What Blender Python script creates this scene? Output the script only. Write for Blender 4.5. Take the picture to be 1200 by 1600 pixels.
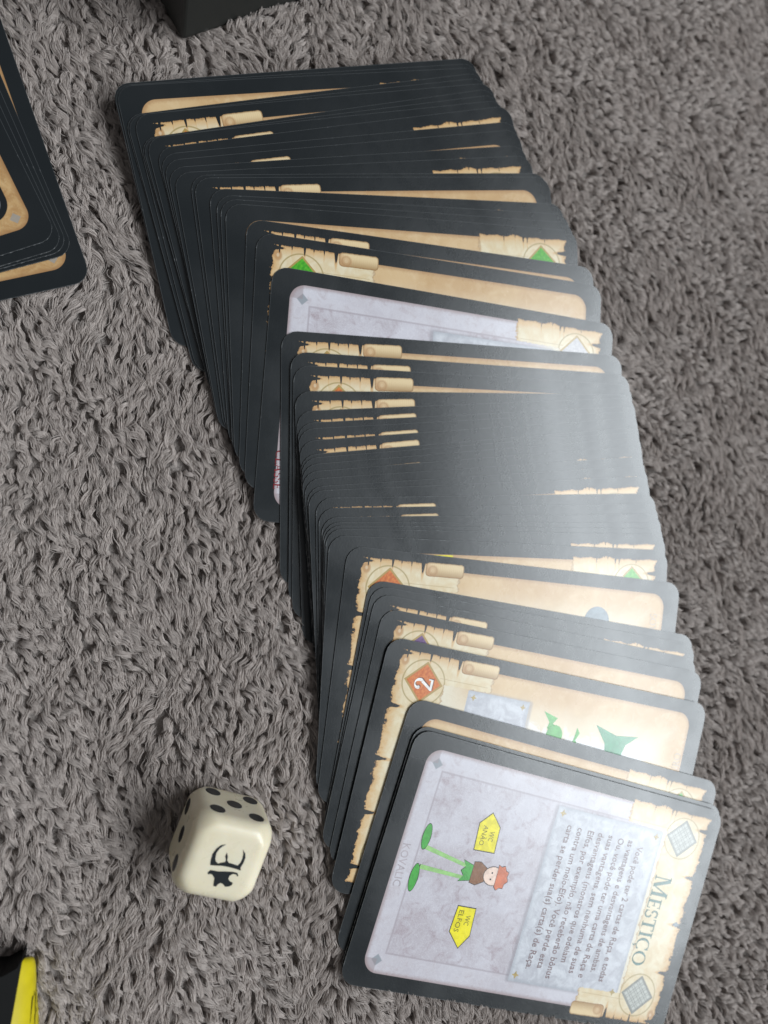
import bpy, bmesh, math, random
import numpy as np
from mathutils import Matrix, Vector

# ------------------------------------------------------------------ scene, camera, light
scene = bpy.context.scene
for o in list(bpy.data.objects):
    bpy.data.objects.remove(o)
col = scene.collection
MM = 0.001
TAU = math.radians(5.7)

cam_d = bpy.data.cameras.new('camera')
cam = bpy.data.objects.new('camera', cam_d)
col.objects.link(cam)
cam_d.sensor_fit = 'VERTICAL'
cam_d.sensor_height = 36.0
cam_d.sensor_width = 27.0
cam_d.lens = 27.0
cam_d.clip_start = 0.01
cam_d.clip_end = 50.0
right = Vector((0.954113, 0.0, 0.299446))
down = Vector((0.0287006, -0.995396, -0.0914477))
fwd = Vector((0.298067, 0.0958458, -0.949721))
cam.matrix_world = Matrix(((right.x, -down.x, -fwd.x, -0.05395),
                           (right.y, -down.y, -fwd.y, -0.01735),
                           (right.z, -down.z, -fwd.z, 0.1719), (0, 0, 0, 1)))
cam_d.dof.use_dof = True
cam_d.dof.focus_distance = 0.168
cam_d.dof.aperture_fstop = 11.0
scene.camera = cam

world = bpy.data.worlds.new('World')
scene.world = world
world.use_nodes = True
bg = world.node_tree.nodes['Background']
bg.inputs[0].default_value = (0.95, 0.97, 1.0, 1)
bg.inputs[1].default_value = 0.14

win_d = bpy.data.lights.new('window_light', 'AREA')
win = bpy.data.objects.new('window_light', win_d)
col.objects.link(win)
win_d.shape = 'RECTANGLE'
win_d.size = 2.35        # along world y
win_d.size_y = 1.75      # along world z
win_d.energy = 145.0
win_d.color = (0.89, 0.955, 1.0)
win.location = (1.5, -0.45, 2.12)
win.rotation_euler = (math.radians(90), 0, math.radians(90))   # faces -x

scene.view_settings.view_transform = 'Standard'
scene.view_settings.look = 'None'
scene.view_settings.exposure = 0.0
scene.view_settings.gamma = 1.0
scene.render.engine = 'CYCLES'
scene.cycles.max_bounces = 6
scene.cycles.diffuse_bounces = 3
scene.cycles.glossy_bounces = 3
scene.cycles.use_denoising = True
try:
    scene.cycles_curves.shape = 'RIBBONS'
except Exception:
    pass

rng = np.random.default_rng(7)
random.seed(7)

# ------------------------------------------------------------------ node helper
class NT:
    def __init__(self, name):
        self.mat = bpy.data.materials.new(name)
        self.mat.use_nodes = True
        self.nt = self.mat.node_tree
        self.n = self.nt.nodes
        self.bsdf = self.n['Principled BSDF']
    def _in(self, sock, v):
        if isinstance(v, (int, float)):
            sock.default_value = v
        elif isinstance(v, (tuple, list)):
            sock.default_value = tuple(v) + ((1,) if len(v) == 3 and len(sock.default_value) == 4 else ())
        else:
            self.nt.links.new(v, sock)
    def m(self, op, a, b=None, clamp=False):
        nd = self.n.new('ShaderNodeMath'); nd.operation = op; nd.use_clamp = clamp
        self._in(nd.inputs[0], a)
        if b is not None: self._in(nd.inputs[1], b)
        return nd.outputs[0]
    def add(self, a, b): return self.m('ADD', a, b)
    def sub(self, a, b): return self.m('SUBTRACT', a, b)
    def mul(self, a, b): return self.m('MULTIPLY', a, b)
    def mx(self, *v):
        r = v[0]
        for q in v[1:]: r = self.m('MAXIMUM', r, q)
        return r
    def mn(self, *v):
        r = v[0]
        for q in v[1:]: r = self.m('MINIMUM', r, q)
        return r
    def ab(self, a): return self.m('ABSOLUTE', a)
    def ss(self, x, e0, e1, o0=0.0, o1=1.0):
        nd = self.n.new('ShaderNodeMapRange'); nd.interpolation_type = 'SMOOTHSTEP'
        lo, hi = (e0, e1) if e0 <= e1 else (e1, e0)
        a, b = (o0, o1) if e0 <= e1 else (o1, o0)
        self._in(nd.inputs['Value'], x)
        self._in(nd.inputs['From Min'], lo); self._in(nd.inputs['From Max'], hi)
        self._in(nd.inputs['To Min'], a); self._in(nd.inputs['To Max'], b)
        return nd.outputs['Result']
    def mix(self, f, a, b):
        nd = self.n.new('ShaderNodeMix'); nd.data_type = 'RGBA'
        self._in(nd.inputs[0], f); self._in(nd.inputs[6], a); self._in(nd.inputs[7], b)
        return nd.outputs[2]
    def vec(self, x, y, z=0.0):
        nd = self.n.new('ShaderNodeCombineXYZ')
        self._in(nd.inputs[0], x); self._in(nd.inputs[1], y); self._in(nd.inputs[2], z)
        return nd.outputs[0]
    def noise(self, v, scale, detail=3.0, rough=0.55, dist=0.0):
        nd = self.n.new('ShaderNodeTexNoise')
        if v is not None: self._in(nd.inputs['Vector'], v)
        nd.inputs['Scale'].default_value = scale; nd.inputs['Detail'].default_value = detail
        nd.inputs['Roughness'].default_value = rough; nd.inputs['Distortion'].default_value = dist
        return nd.outputs['Fac']
    def rrect(self, x, y, cx, cy, hx, hy, r):
        qx = self.add(self.sub(self.ab(self.sub(x, cx)), hx), r)
        qy = self.add(self.sub(self.ab(self.sub(y, cy)), hy), r)
        px, py = self.mx(qx, 0.0), self.mx(qy, 0.0)
        ln = self.m('SQRT', self.add(self.mul(px, px), self.mul(py, py)))
        return self.sub(self.add(ln, self.mn(self.mx(qx, qy), 0.0)), r)
    def set(self, **kw):
        for k, v in kw.items():
            self._in(self.bsdf.inputs[k.replace('_', ' ')], v)
    def objcoord(self):
        return self.n.new('ShaderNodeTexCoord').outputs['Object']
    def bump(self, h, strength, dist):
        nd = self.n.new('ShaderNodeBump')
        self._in(nd.inputs['Height'], h)
        nd.inputs['Strength'].default_value = strength; nd.inputs['Distance'].default_value = dist
        self.nt.links.new(nd.outputs[0], self.bsdf.inputs['Normal'])

CARD_ROUGH = 0.265

def card_gloss(t):
    """the slightly pebbled semi-gloss varnish all printed faces share"""
    oc = t.objcoord()
    h = t.add(t.noise(oc, 2600.0, 2.0, 0.6), t.mul(t.noise(oc, 900.0, 1.0), 0.5))
    t.bump(h, 0.16, 0.00006)
    rn = t.noise(oc, 60.0, 4.0, 0.6)
    t.set(Roughness=t.ss(rn, 0.3, 0.75, CARD_ROUGH - 0.03, CARD_ROUGH + 0.06), IOR=1.63)

BORDER = (0.0075, 0.0105, 0.0125)

def card_material(name, kind, dia=None, plaque=None):
    t = NT(name)
    uv = t.n.new('ShaderNodeUVMap').outputs[0]
    sp = t.n.new('ShaderNodeSeparateXYZ'); t.nt.links.new(uv, sp.inputs[0])
    X, Y = sp.outputs[0], sp.outputs[1]
    T = t.sub(88.0, Y)
    V = t.vec(X, Y, 3.7)
    big = t.noise(V, 0.10, 4.0, 0.6, 0.4)
    mid = t.noise(V, 0.33, 5.0, 0.62, 0.8)
    fine = t.noise(V, 1.6, 4.0, 0.65)
    sd = t.rrect(X, Y, 28.5, 44.2, 25.2, 39.9, 3.6)
    # --- panel
    if kind == 'tan':
        c = t.mix(t.ss(big, 0.32, 0.68), (0.54, 0.345, 0.165), (0.63, 0.44, 0.235))
        c = t.mix(t.ss(mid, 0.45, 0.75, 0.0, 0.45), c, (0.71, 0.54, 0.33))
        inner = t.ss(t.add(sd, t.mul(t.sub(mid, 0.5), 4.0)), -2.5, -10.0)
        c = t.mix(t.mul(inner, 0.85), c, (0.71, 0.61, 0.45))
        cl = t.ss(t.add(sd, t.mul(t.sub(mid, 0.5), 9.0)), -9.5, -12.5)
        c = t.mix(cl, c, (0.74, 0.735, 0.735))
        edge = (0.40, 0.22, 0.10)
    elif kind == 'back':
        c = t.mix(t.ss(mid, 0.35, 0.7), (0.42, 0.235, 0.095), (0.56, 0.36, 0.165))
        c = t.mix(t.ss(fine, 0.45, 0.8, 0.0, 0.5), c, (0.62, 0.45, 0.25))
        edge = (0.33, 0.17, 0.07)
        # printed dark roundel in the middle of the back, with two thin pale rings
        rr = t.rrect(X, Y, 28.5, 44.0, 22.4, 37.3, 4.5)
        c = t.mix(t.ss(rr, 0.08, -0.08), c, BORDER)
        for rc in (-1.5, -2.7):
            c = t.mix(t.ss(t.ab(t.sub(rr, rc)), 0.22, 0.10), c, (0.20, 0.21, 0.23))
        for sx in (6.2, 50.8):
            for sy in (6.4, 81.6):
                q = t.add(t.ab(t.sub(X, sx)), t.ab(t.sub(Y, sy)))
                c = t.mix(t.ss(q, 1.3, 1.05, 0.0, 0.8), c, (0.30, 0.29, 0.27))
    else:
        c = t.mix(t.ss(big, 0.3, 0.7), (0.46, 0.42, 0.455), (0.57, 0.55, 0.60))
        c = t.mix(t.ss(mid, 0.50, 0.70, 0.0, 0.9), c, (0.38, 0.315, 0.345))
        c = t.mix(t.ss(t.ab(t.sub(fine, 0.5)), 0.05, 0.0, 0.0, 0.30), c, (0.70, 0.69, 0.74))
        c = t.mix(t.ss(t.ab(t.sub(mid, 0.46)), 0.012, 0.0, 0.0, 0.35), c, (0.76, 0.75, 0.79))
        fr = t.add(sd, 4.6)
        c = t.mix(t.ss(fr, -0.2, 0.05, 0.0, 0.35), c, t.mix(t.ss(mid, .35, .65), (0.60, 0.58, 0.63), (0.70, 0.69, 0.73)))
        c = t.mix(t.ss(t.ab(fr), 0.34, 0.04, 0.0, 0.62), c, (0.34, 0.29, 0.32))
        for sx in (6.5, 50.8):
            for sy in (7.2, 81.0):
                q = t.add(t.ab(t.sub(X, sx)), t.mul(t.ab(t.sub(Y, sy)), 1.0))
                c = t.mix(t.ss(q, 1.5, 1.1, 0.0, 0.85), c, (0.25, 0.28, 0.31))
            if sx < 20:   # darker corner blocks of the stone frame
                pass
        dcx = t.mn(t.sub(X, 3.3), t.sub(53.7, X)); dcy = t.mn(t.sub(Y, 4.3), t.sub(84.1, Y))
        blk = t.mul(t.ss(dcx, 3.3, 3.0), t.ss(dcy, 3.1, 2.8))
        c = t.mix(t.mul(blk, 0.55), c, (0.31, 0.25, 0.265))
        edge = (0.33, 0.24, 0.24)
    c = t.mix(t.ss(t.add(sd, t.mul(t.sub(fine, 0.5), 0.8)), -1.1, 0.0, 0.0, 0.75), c, edge)
    # --- burnt parchment banner at the card's head
    if kind != 'back':
        # stone plaque with the rules text
        if plaque:
            x0, x1, t0, t1 = plaque
            ps = t.rrect(X, T, (x0 + x1) / 2, (t0 + t1) / 2, (x1 - x0) / 2, (t1 - t0) / 2, 0.15)
            pj = t.add(ps, t.mul(t.sub(fine, 0.5), 0.35))
            pc = t.mix(t.ss(mid, 0.35, 0.65), (0.43, 0.435, 0.475), (0.60, 0.615, 0.655))
            pc = t.mix(t.ss(t.ab(t.sub(fine, 0.44)), 0.03, 0.0, 0.0, 0.3), pc, (0.42, 0.43, 0.47))
            pc = t.mix(t.ss(t.noise(t.vec(X, Y, 9.0), 0.22, 5.0, 0.65, 1.2), 0.5, 0.7, 0.0, 0.5), pc, (0.41, 0.40, 0.45))
            pc = t.mix(t.ss(pj, -1.1, -0.1, 0.0, 0.55), pc, (0.34, 0.36, 0.40))
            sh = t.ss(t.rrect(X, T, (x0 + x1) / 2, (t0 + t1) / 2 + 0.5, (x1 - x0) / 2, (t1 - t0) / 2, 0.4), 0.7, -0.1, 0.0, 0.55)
        n1 = t.noise(V, 0.42, 5.0, 0.70)
        n2 = t.noise(t.vec(X, Y, 21.0), 1.5, 4.0, 0.75)
        tx = t.add(t.mul(t.sub(n1, 0.5), 1.3), t.mul(t.sub(n2, 0.5), 0.7))
        tt = t.add(t.mul(t.sub(n1, 0.5), 4.2), t.mul(t.sub(n2, 0.5), 1.2))
        def notches(lst):
            r = 0.0
            for tc, w, d in lst:
                nk = t.mul(t.ss(t.ab(t.sub(T, tc)), w, w * 0.15), d)
                r = nk if r == 0.0 else t.add(r, nk)
            return r
        na = notches([(5.2, 0.34, 1.7), (10.9, 0.36, 1.5), (15.4, 0.2, 0.9), (8.0, 0.2, 0.7), (18.2, 0.55, 2.3), (13.0, 0.2, 0.5)])
        nb = notches([(14.2, 0.22, 1.2), (15.3, 0.3, 1.3), (9.3, 0.16, 0.8), (20.6, 0.14, 1.3), (17.5, 0.16, 0.6)])
        bump_b = t.mul(t.ss(t.ab(t.sub(T, 17.5)), 3.2, 0.0), -0.45)
        eb = t.sub(t.add(t.add(2.7, tx), t.add(nb, bump_b)), X)           # left side
        ea = t.sub(X, t.sub(t.sub(54.9, t.mul(tx, 0.8)), na))             # right side
        ncr = t.mul(t.ss(t.ab(t.sub(t.m('FRACT', t.mul(X, 0.083)), 0.5)), 0.055, 0.008), 2.4)
        et = t.sub(t.add(t.add(3.6, tt), ncr), T)
        side = t.mn(X, t.sub(57.0, X))
        side = t.add(side, t.mul(t.sub(n2, 0.5), 1.2))
        lim = t.ss(side, 8.0, 8.3, 27.4, 15.5)
        el = t.sub(T, t.add(lim, t.mul(t.sub(n1, 0.5), 3.0)))
        bs = t.mx(t.mx(ea, eb), t.mx(et, el))
        bsol = t.mx(ea, eb, et)
        pa = t.mix(t.ss(mid, 0.35, 0.68), (0.66, 0.52, 0.31), (0.73, 0.635, 0.44))
        pa = t.mix(t.ss(big, 0.45, 0.7, 0.0, 0.5), pa, (0.76, 0.70, 0.55))
        pa = t.mix(t.ss(t.add(bsol, t.mul(t.sub(mid, 0.5), 2.6)), -2.6, -0.3, 0.0, 0.75), pa, (0.60, 0.35, 0.13))
        pa = t.mix(t.ss(t.add(bs, t.mul(t.sub(fine, 0.5), 0.5)), -0.5, 0.0, 0.0, 0.7), pa, (0.34, 0.17, 0.06))
        # cream field under the title fades into the panel
        fade = t.mul(t.ss(T, 24.0, 14.0), t.ss(bsol, 0.06, -0.06))
        c = t.mix(fade, c, (0.71, 0.65, 0.51))
        if plaque:
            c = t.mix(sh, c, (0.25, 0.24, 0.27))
            c = t.mix(t.ss(pj, 0.05, -0.05), c, pc)
        inside_card = t.ss(T, 0.4, 0.6)
        bm_ = t.ss(bs, 0.06, -0.06)
        c = t.mix(t.ss(sd, 0.07, -0.07), BORDER, c)
        # dark notch where the panel shows past the torn edge near the head of the card
        head = t.mul(t.ss(T, 27.6, 27.3), t.ss(bsol, -0.05, 0.05))
        c = t.mix(head, c, BORDER)
        c = t.mix(bm_, c, pa)
        # rolled end of the scroll on the right side
        ro = t.rrect(X, T, t.add(53.75, t.mul(t.sub(T, 23.6), 0.02)), 23.6, 1.6, 4.7, 0.8)
        ro2 = t.add(ro, t.mul(t.sub(n2, 0.5), 0.35))
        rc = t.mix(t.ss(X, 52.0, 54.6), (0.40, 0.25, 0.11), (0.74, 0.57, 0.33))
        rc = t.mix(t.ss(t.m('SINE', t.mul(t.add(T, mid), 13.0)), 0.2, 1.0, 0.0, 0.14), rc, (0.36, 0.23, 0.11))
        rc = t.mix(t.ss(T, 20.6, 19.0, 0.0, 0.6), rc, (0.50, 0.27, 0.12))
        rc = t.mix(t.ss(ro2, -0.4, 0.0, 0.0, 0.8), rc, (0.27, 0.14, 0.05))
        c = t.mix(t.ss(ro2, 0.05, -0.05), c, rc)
        cq = t.m('SQRT', t.add(t.m('POWER', t.sub(X, 53.4), 2.0), t.m('POWER', t.sub(T, 20.6), 2.0)))
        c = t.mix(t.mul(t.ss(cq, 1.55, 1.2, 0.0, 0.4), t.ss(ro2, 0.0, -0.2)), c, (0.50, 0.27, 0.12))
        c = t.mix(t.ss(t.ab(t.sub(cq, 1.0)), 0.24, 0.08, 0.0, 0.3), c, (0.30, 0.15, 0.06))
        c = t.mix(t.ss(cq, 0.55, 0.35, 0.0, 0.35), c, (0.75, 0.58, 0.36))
        cu = t.m('SQRT', t.add(t.m('POWER', t.mul(t.sub(X, 52.6), 1.0), 2.0), t.m('POWER', t.mul(t.sub(T, 4.9), 1.3), 2.0)))
        c = t.mix(t.mul(t.ss(cu, 1.5, 0.9, 0.0, 0.75), bm_), c, (0.45, 0.24, 0.10))
        c = t.mix(t.mul(t.ss(cu, 0.55, 0.3, 0.0, 0.6), bm_), c, (0.72, 0.58, 0.40))
        # thin gold ruling between the two lozenges
        for xr in (9.0, 48.4):
            ring = t.m('SQRT', t.add(t.m('POWER', t.sub(X, xr), 2.0), t.m('POWER', t.sub(T, 10.4), 2.0)))
            c = t.mix(t.mul(t.ss(t.ab(t.sub(ring, 5.1)), 0.22, 0.1, 0.0, 0.75), t.ss(bs, 0, -.3)), c, (0.34, 0.25, 0.09))
            ln = t.mul(t.ss(t.ab(t.sub(X, xr - 1.6 if xr < 20 else xr + 1.6)), 0.13, 0.05, 0.0, 0.55), t.mul(t.ss(T, 14.0, 14.3), t.ss(T, 26.5, 26.0)))
            c = t.mix(ln, c, (0.42, 0.30, 0.14))
            q = t.add(t.ab(t.sub(X, xr)), t.ab(t.sub(T, 10.4)))
            if dia == 'knot':
                a1 = t.add(t.sub(X, xr), t.sub(T, 10.4)); a2 = t.sub(t.sub(X, xr), t.sub(T, 10.4))
                w1 = t.ab(t.m('SINE', t.mul(a1, 1.42))); w2 = t.ab(t.m('SINE', t.mul(a2, 1.42)))
                w3 = t.ab(t.m('SINE', t.mul(t.sub(X, xr), 1.42)))
                kn = t.mx(t.ss(t.ab(t.sub(w1, 0.52)), 0.20, 0.08), t.ss(t.ab(t.sub(w2, 0.52)), 0.20, 0.08))
                kn = t.mul(kn, t.ss(w3, 0.05, 0.3, 0.55, 1.0))
                dc = t.mix(kn, (0.47, 0.48, 0.44), (0.20, 0.205, 0.185))
                ed = (0.20, 0.205, 0.185)
            else:
                base = {'orange': ((0.50, 0.10, 0.012), (0.68, 0.21, 0.035)), 'green': ((0.035, 0.30, 0.010), (0.10, 0.46, 0.02)),
                        'purple': ((0.085, 0.03, 0.13), (0.17, 0.07, 0.24)), None: ((0.40, 0.09, 0.015), (0.55, 0.16, 0.03)),
                        'pale': ((0.45, 0.43, 0.45), (0.60, 0.58, 0.58))}[dia]
                dc = t.mix(t.ss(fine, 0.35, 0.68), base[0], base[1])
                ed = (0.40, 0.27, 0.08)
            dc = t.mix(t.ss(q, 4.0, 4.35), dc, ed)
            c = t.mix(t.ss(q, 4.85, 4.72), c, dc)
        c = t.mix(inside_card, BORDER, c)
    else:
        c = t.mix(t.ss(sd, 0.07, -0.07), BORDER, c)
    # scuffs: a few pale specks along the outer border
    osd = t.rrect(X, Y, 28.5, 44.0, 28.5, 44.0, 3.7)
    oc = t.objcoord()
    wear = t.mul(t.ss(osd, -0.22, -0.03), t.ss(t.noise(oc, 420.0, 3.0, 0.7), 0.60, 0.72, 0.0, 0.6))
    c = t.mix(wear, c, (0.26, 0.27, 0.275))
    c = t.mix(t.ss(osd, -0.14, -0.02, 0.0, 0.25), c, (0.20, 0.21, 0.215))
    t.set(Base_Color=c)
    card_gloss(t)
    return t.mat

def edge_material():
    t = NT('card_edge_paper')
    oc = t.objcoord()
    n = t.noise(oc, 500.0, 3.0, 0.7)
    t.set(Base_Color=t.mix(t.ss(n, 0.45, 0.70), (0.05, 0.053, 0.055), (0.55, 0.555, 0.56)), Roughness=0.7)
    return t.mat

def ink(name, colr, vary=0.12):
    t = NT(name)
    n = t.noise(t.objcoord(), 700.0, 3.0, 0.6)
    dk = tuple(v * (1 - vary) for v in colr); lt = tuple(min(1, v * (1 + vary)) for v in colr)
    t.set(Base_Color=t.mix(t.ss(n, 0.35, 0.65), dk, lt))
    card_gloss(t)
    return t.mat

MAT = {
    'tan': card_material('card_face_parchment', 'tan', 'orange'),
    'orange': card_material('card_face_orange_lozenge', 'tan', 'orange'),
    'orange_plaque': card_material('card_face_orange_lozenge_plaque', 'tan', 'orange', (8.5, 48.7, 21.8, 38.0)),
    'green': card_material('card_face_green_lozenge', 'tan', 'green'),
    'purple': card_material('card_face_purple_lozenge', 'tan', 'purple'),
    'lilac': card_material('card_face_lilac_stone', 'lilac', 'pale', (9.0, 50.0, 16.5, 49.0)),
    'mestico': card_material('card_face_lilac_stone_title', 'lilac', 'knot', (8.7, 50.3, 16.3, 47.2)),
    'back': card_material('card_back_tan', 'back'),
}
EDGE = edge_material()

def mesh_obj(name, verts, faces, mat, parent=None, smooth=False):
    me = bpy.data.meshes.new(name)
    me.from_pydata(verts, [], faces)
    me.update()
    if mat: me.materials.append(mat)
    if smooth:
        me.polygons.foreach_set('use_smooth', [True] * len(me.polygons))
    o = bpy.data.objects.new(name, me)
    col.objects.link(o)
    if parent: o.parent = parent
    return o

def tag(o, label=None, cat=None, group=None, kind=None):
    if label: o['label'] = label
    if cat: o['category'] = cat
    if group: o['group'] = group
    if kind: o['kind'] = kind
    return o

# ------------------------------------------------------------------ card data (mm, degrees): where each card of the fan lies
#  key, x, y, yaw, sheet height, face art, which way its head points
FAN = [('A0', -13.49, 75.03, 15.47, -4.343, 'tan', 'R'), ('A1', -13.38, 74.01, 14.81, -4.073, 'tan', 'R'), ('A2', -13.01, 73.35, 14.22, -3.803, 'tan', 'R'), ('A3', -10.19, 70.07, 17.47, -3.533, 'tan', 'R'), ('A4', -9.91, 69.21, 16.76, -3.263, 'tan', 'R'), ('A5', -8.81, 68.72, 15.76, -2.993, 'orange', 'L'), ('A6', -6.72, 65.81, 18.17, -2.723, 'tan', 'R'), ('A7', -6.52, 64.84, 17.23, -2.453, 'tan', 'R'), ('A8', -5.97, 64.15, 16.14, -2.183, 'orange', 'L'), ('A9', -3.65, 62.63, 16.72, -1.913, 'tan', 'R'), ('A10', -3.31, 59.82, 15.0, -1.643, 'tan', 'R'), ('A11', -2.65, 58.1, 14.56, -1.373, 'orange', 'L'), ('A12', -2.13, 55.23, 12.96, -1.103, 'tan', 'R'), ('A13', -1.17, 53.38, 12.03, -0.833, 'tan', 'R'), ('A14', 1.43, 51.14, 9.46, -0.563, 'tan', 'R'), ('A15', 2.15, 50.36, 9.23, -0.293, 'orange', 'L'), ('B1', 4.39, 46.02, 6.27, -0.023, 'tan', 'R'), ('B2', 5.56, 44.09, 5.5, 0.247, 'tan', 'R'), ('B3', 6.1, 42.58, 4.65, 0.517, 'tan', 'R'), ('B4', 6.86, 41.05, 3.92, 0.787, 'green', 'R'), ('B5', 9.83, 35.13, -0.04, 1.057, 'green', 'L'), ('B6', 11.57, 31.55, -1.11, 1.327, 'green', 'L'), ('B7', 14.38, 23.24, -2.85, 1.597, 'lilac', 'R'), ('C1', 18.85, 12.18, 1.38, 1.887, 'orange', 'L'), ('C2', 20.93, 7.42, 1.23, 2.365, 'orange', 'L'), ('C3', 21.69, 4.6, 1.46, 2.651, 'orange', 'L'), ('C4', 23.03, 0.42, 3.62, 3.063, 'orange', 'L'), ('C5', 24.5, -2.13, 6.1, 3.333, 'orange', 'L'), ('C6', 24.87, -4.57, 6.46, 3.603, 'orange', 'L'), ('C7', 25.02, -5.91, 6.43, 3.873, 'orange', 'L'), ('C8', 25.56, -8.07, 7.11, 4.143, 'orange', 'L'), ('C9', 26.0, -10.86, 7.54, 4.413, 'tan', 'R'), ('C10', 26.05, -11.83, 7.27, 4.683, 'tan', 'R'), ('C11', 26.13, -13.31, 7.23, 4.953, 'orange', 'L'), ('C12', 26.07, -15.2, 6.87, 5.223, 'tan', 'R'), ('C13', 26.27, -17.41, 6.11, 5.493, 'tan', 'R'), ('C14', 26.72, -19.42, 5.74, 5.763, 'tan', 'R'), ('C15', 26.52, -21.29, 4.49, 6.033, 'tan', 'R'), ('C16', 27.42, -24.28, 2.64, 6.303, 'orange', 'L'), ('C17', 27.97, -26.71, 2.43, 6.573, 'orange', 'L'), ('C18', 28.49, -29.0, 2.02, 6.843, 'orange', 'L'), ('C19', 28.48, -30.72, 1.28, 7.113, 'tan', 'R'), ('C20', 28.47, -31.82, 0.78, 7.383, 'tan', 'R'), ('C21', 28.56, -32.92, 0.29, 7.653, 'tan', 'R'), ('C22', 28.4, -35.63, -1.44, 7.923, 'green', 'R'), ('C23', 30.43, -40.81, -5.45, 8.193, 'orange', 'L'), ('D1', 33.32, -50.98, -9.43, 8.463, 'tan', 'R'), ('D2', 33.58, -52.71, -10.1, 8.733, 'tan', 'R'), ('D3', 33.49, -55.23, -11.32, 9.003, 'orange', 'L'), ('D4', 35.16, -58.66, -11.46, 9.273, 'purple', 'L'), ('D5', 35.94, -65.71, -12.6, 9.893, 'orange_plaque', 'L'), ('D6', 38.61, -82.11, -16.91, 10.393, 'green', 'R'), ('D7', 39.55, -88.1, -17.08, 10.893, 'lilac', 'R'), ('D8', 39.56, -89.13, -17.27, 11.393, 'mestico', 'R')]
CW, CH, CT, CR = 88.0, 57.0, 0.23, 3.7

def sheet(x, y):
    """common lie of the fanned sheets (mm): each leans on the one before, with a faint bow"""
    return math.tan(TAU) * y + 0.35 * np.sin(x / 47.0 + 0.6) * np.cos(y / 60.0 + 0.4) + 0.25 * np.sin((x + y) / 33.0)

# rows of a rounded rectangle, long side along local x
def rows():
    ys = list(np.linspace(-CH / 2 + CR, CH / 2 - CR, 13))
    ang = np.radians([90, 72, 54, 36, 18])
    top = [(CH / 2 - CR + CR * math.sin(a), CW / 2 - CR + CR * math.cos(a)) for a in ang]
    out = [(-y, h) for y, h in top] + [(y, CW / 2) for y in ys] + [(y, h) for y, h in reversed(top)]
    return out
ROWS = rows()
US = [-1, -0.985, -0.94] + list(np.linspace(-0.86, 0.86, 19)) + [0.94, 0.985, 1]

def make_card(key, cx, cy, yaw, base, art, up, zfun):
    a = math.radians(yaw); ca, sa = math.cos(a), math.sin(a); ct = math.cos(TAU)
    z0 = float(base + zfun(cx, cy))
    verts, uvs = [], []
    for y, hw in ROWS:
        for u in US:
            lx, ly = u * hw, y
            wx, wy = cx + lx * ca - ly * ct * sa, cy + lx * sa + ly * ct * ca
            verts.append((lx, ly * ct, float(base + zfun(wx, wy)) - z0))
            uvs.append((28.5 - ly, lx + 44) if up == 'R' else (28.5 + ly, 44 - lx))
    nr, nc = len(ROWS), len(US)
    nv = len(verts)
    verts = verts + [(x, y, z - CT) for x, y, z in verts]
    faces, mi = [], []
    for j in range(nr - 1):
        for i in range(nc - 1):
            q = (j * nc + i, j * nc + i + 1, (j + 1) * nc + i + 1, (j + 1) * nc + i)
            faces.append(q); mi.append(0)
            faces.append(tuple(nv + k for k in reversed(q))); mi.append(2)
    loop = [i for i in range(nc)] + [j * nc + nc - 1 for j in range(1, nr)] + [(nr - 1) * nc + i for i in range(nc - 2, -1, -1)] + [j * nc for j in range(nr - 2, 0, -1)]
    for k in range(len(loop)):
        p, q = loop[k], loop[(k + 1) % len(loop)]
        faces.append((q, p, nv + p, nv + q)); mi.append(1)
    me = bpy.data.meshes.new('game_card')
    me.from_pydata([(x * MM, y * MM, z * MM) for x, y, z in verts], [], faces)
    for m_ in (MAT[art], EDGE, MAT['back']): me.materials.append(m_)
    me.polygons.foreach_set('material_index', mi)
    me.polygons.foreach_set('use_smooth', [m_ != 1 for m_ in mi])
    ul = me.uv_layers.new(name='UVMap')
    li = np.empty(len(me.loops), dtype=np.int32); me.loops.foreach_get('vertex_index', li)
    uva = np.array(uvs + uvs, dtype=np.float32)[li]
    ul.data.foreach_set('uv', uva.ravel())
    for e in me.edges:
        pass
    me.set_sharp_from_angle(angle=math.radians(40))
    me.update()
    o = bpy.data.objects.new('game_card', me)
    col.objects.link(o)
    o.location = (cx * MM, cy * MM, z0 * MM)
    o.rotation_euler = (0, 0, a)
    o['_k'] = key
    return o

def drape(card, pts, lift=0.02):
    """card-face coordinates (X right, T down from the head, mm) -> card-local metres on the printed side"""
    key, cx, cy, yaw, base, art, up = CARD_DATA[card.name]
    a = math.radians(yaw); ca, sa = math.cos(a), math.sin(a); ct = math.cos(TAU)
    zf = sheet
    z0 = float(base + zf(cx, cy)); out = []
    for X, T in pts:
        lx, ly = ((88 - T) - 44, 28.5 - X) if up == 'R' else (44 - (88 - T), X - 28.5)
        wx, wy = cx + lx * ca - ly * ct * sa, cy + lx * sa + ly * ct * ca
        out.append((lx * MM, ly * ct * MM, (float(base + zf(wx, wy)) - z0 + lift) * MM))
    return out

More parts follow.
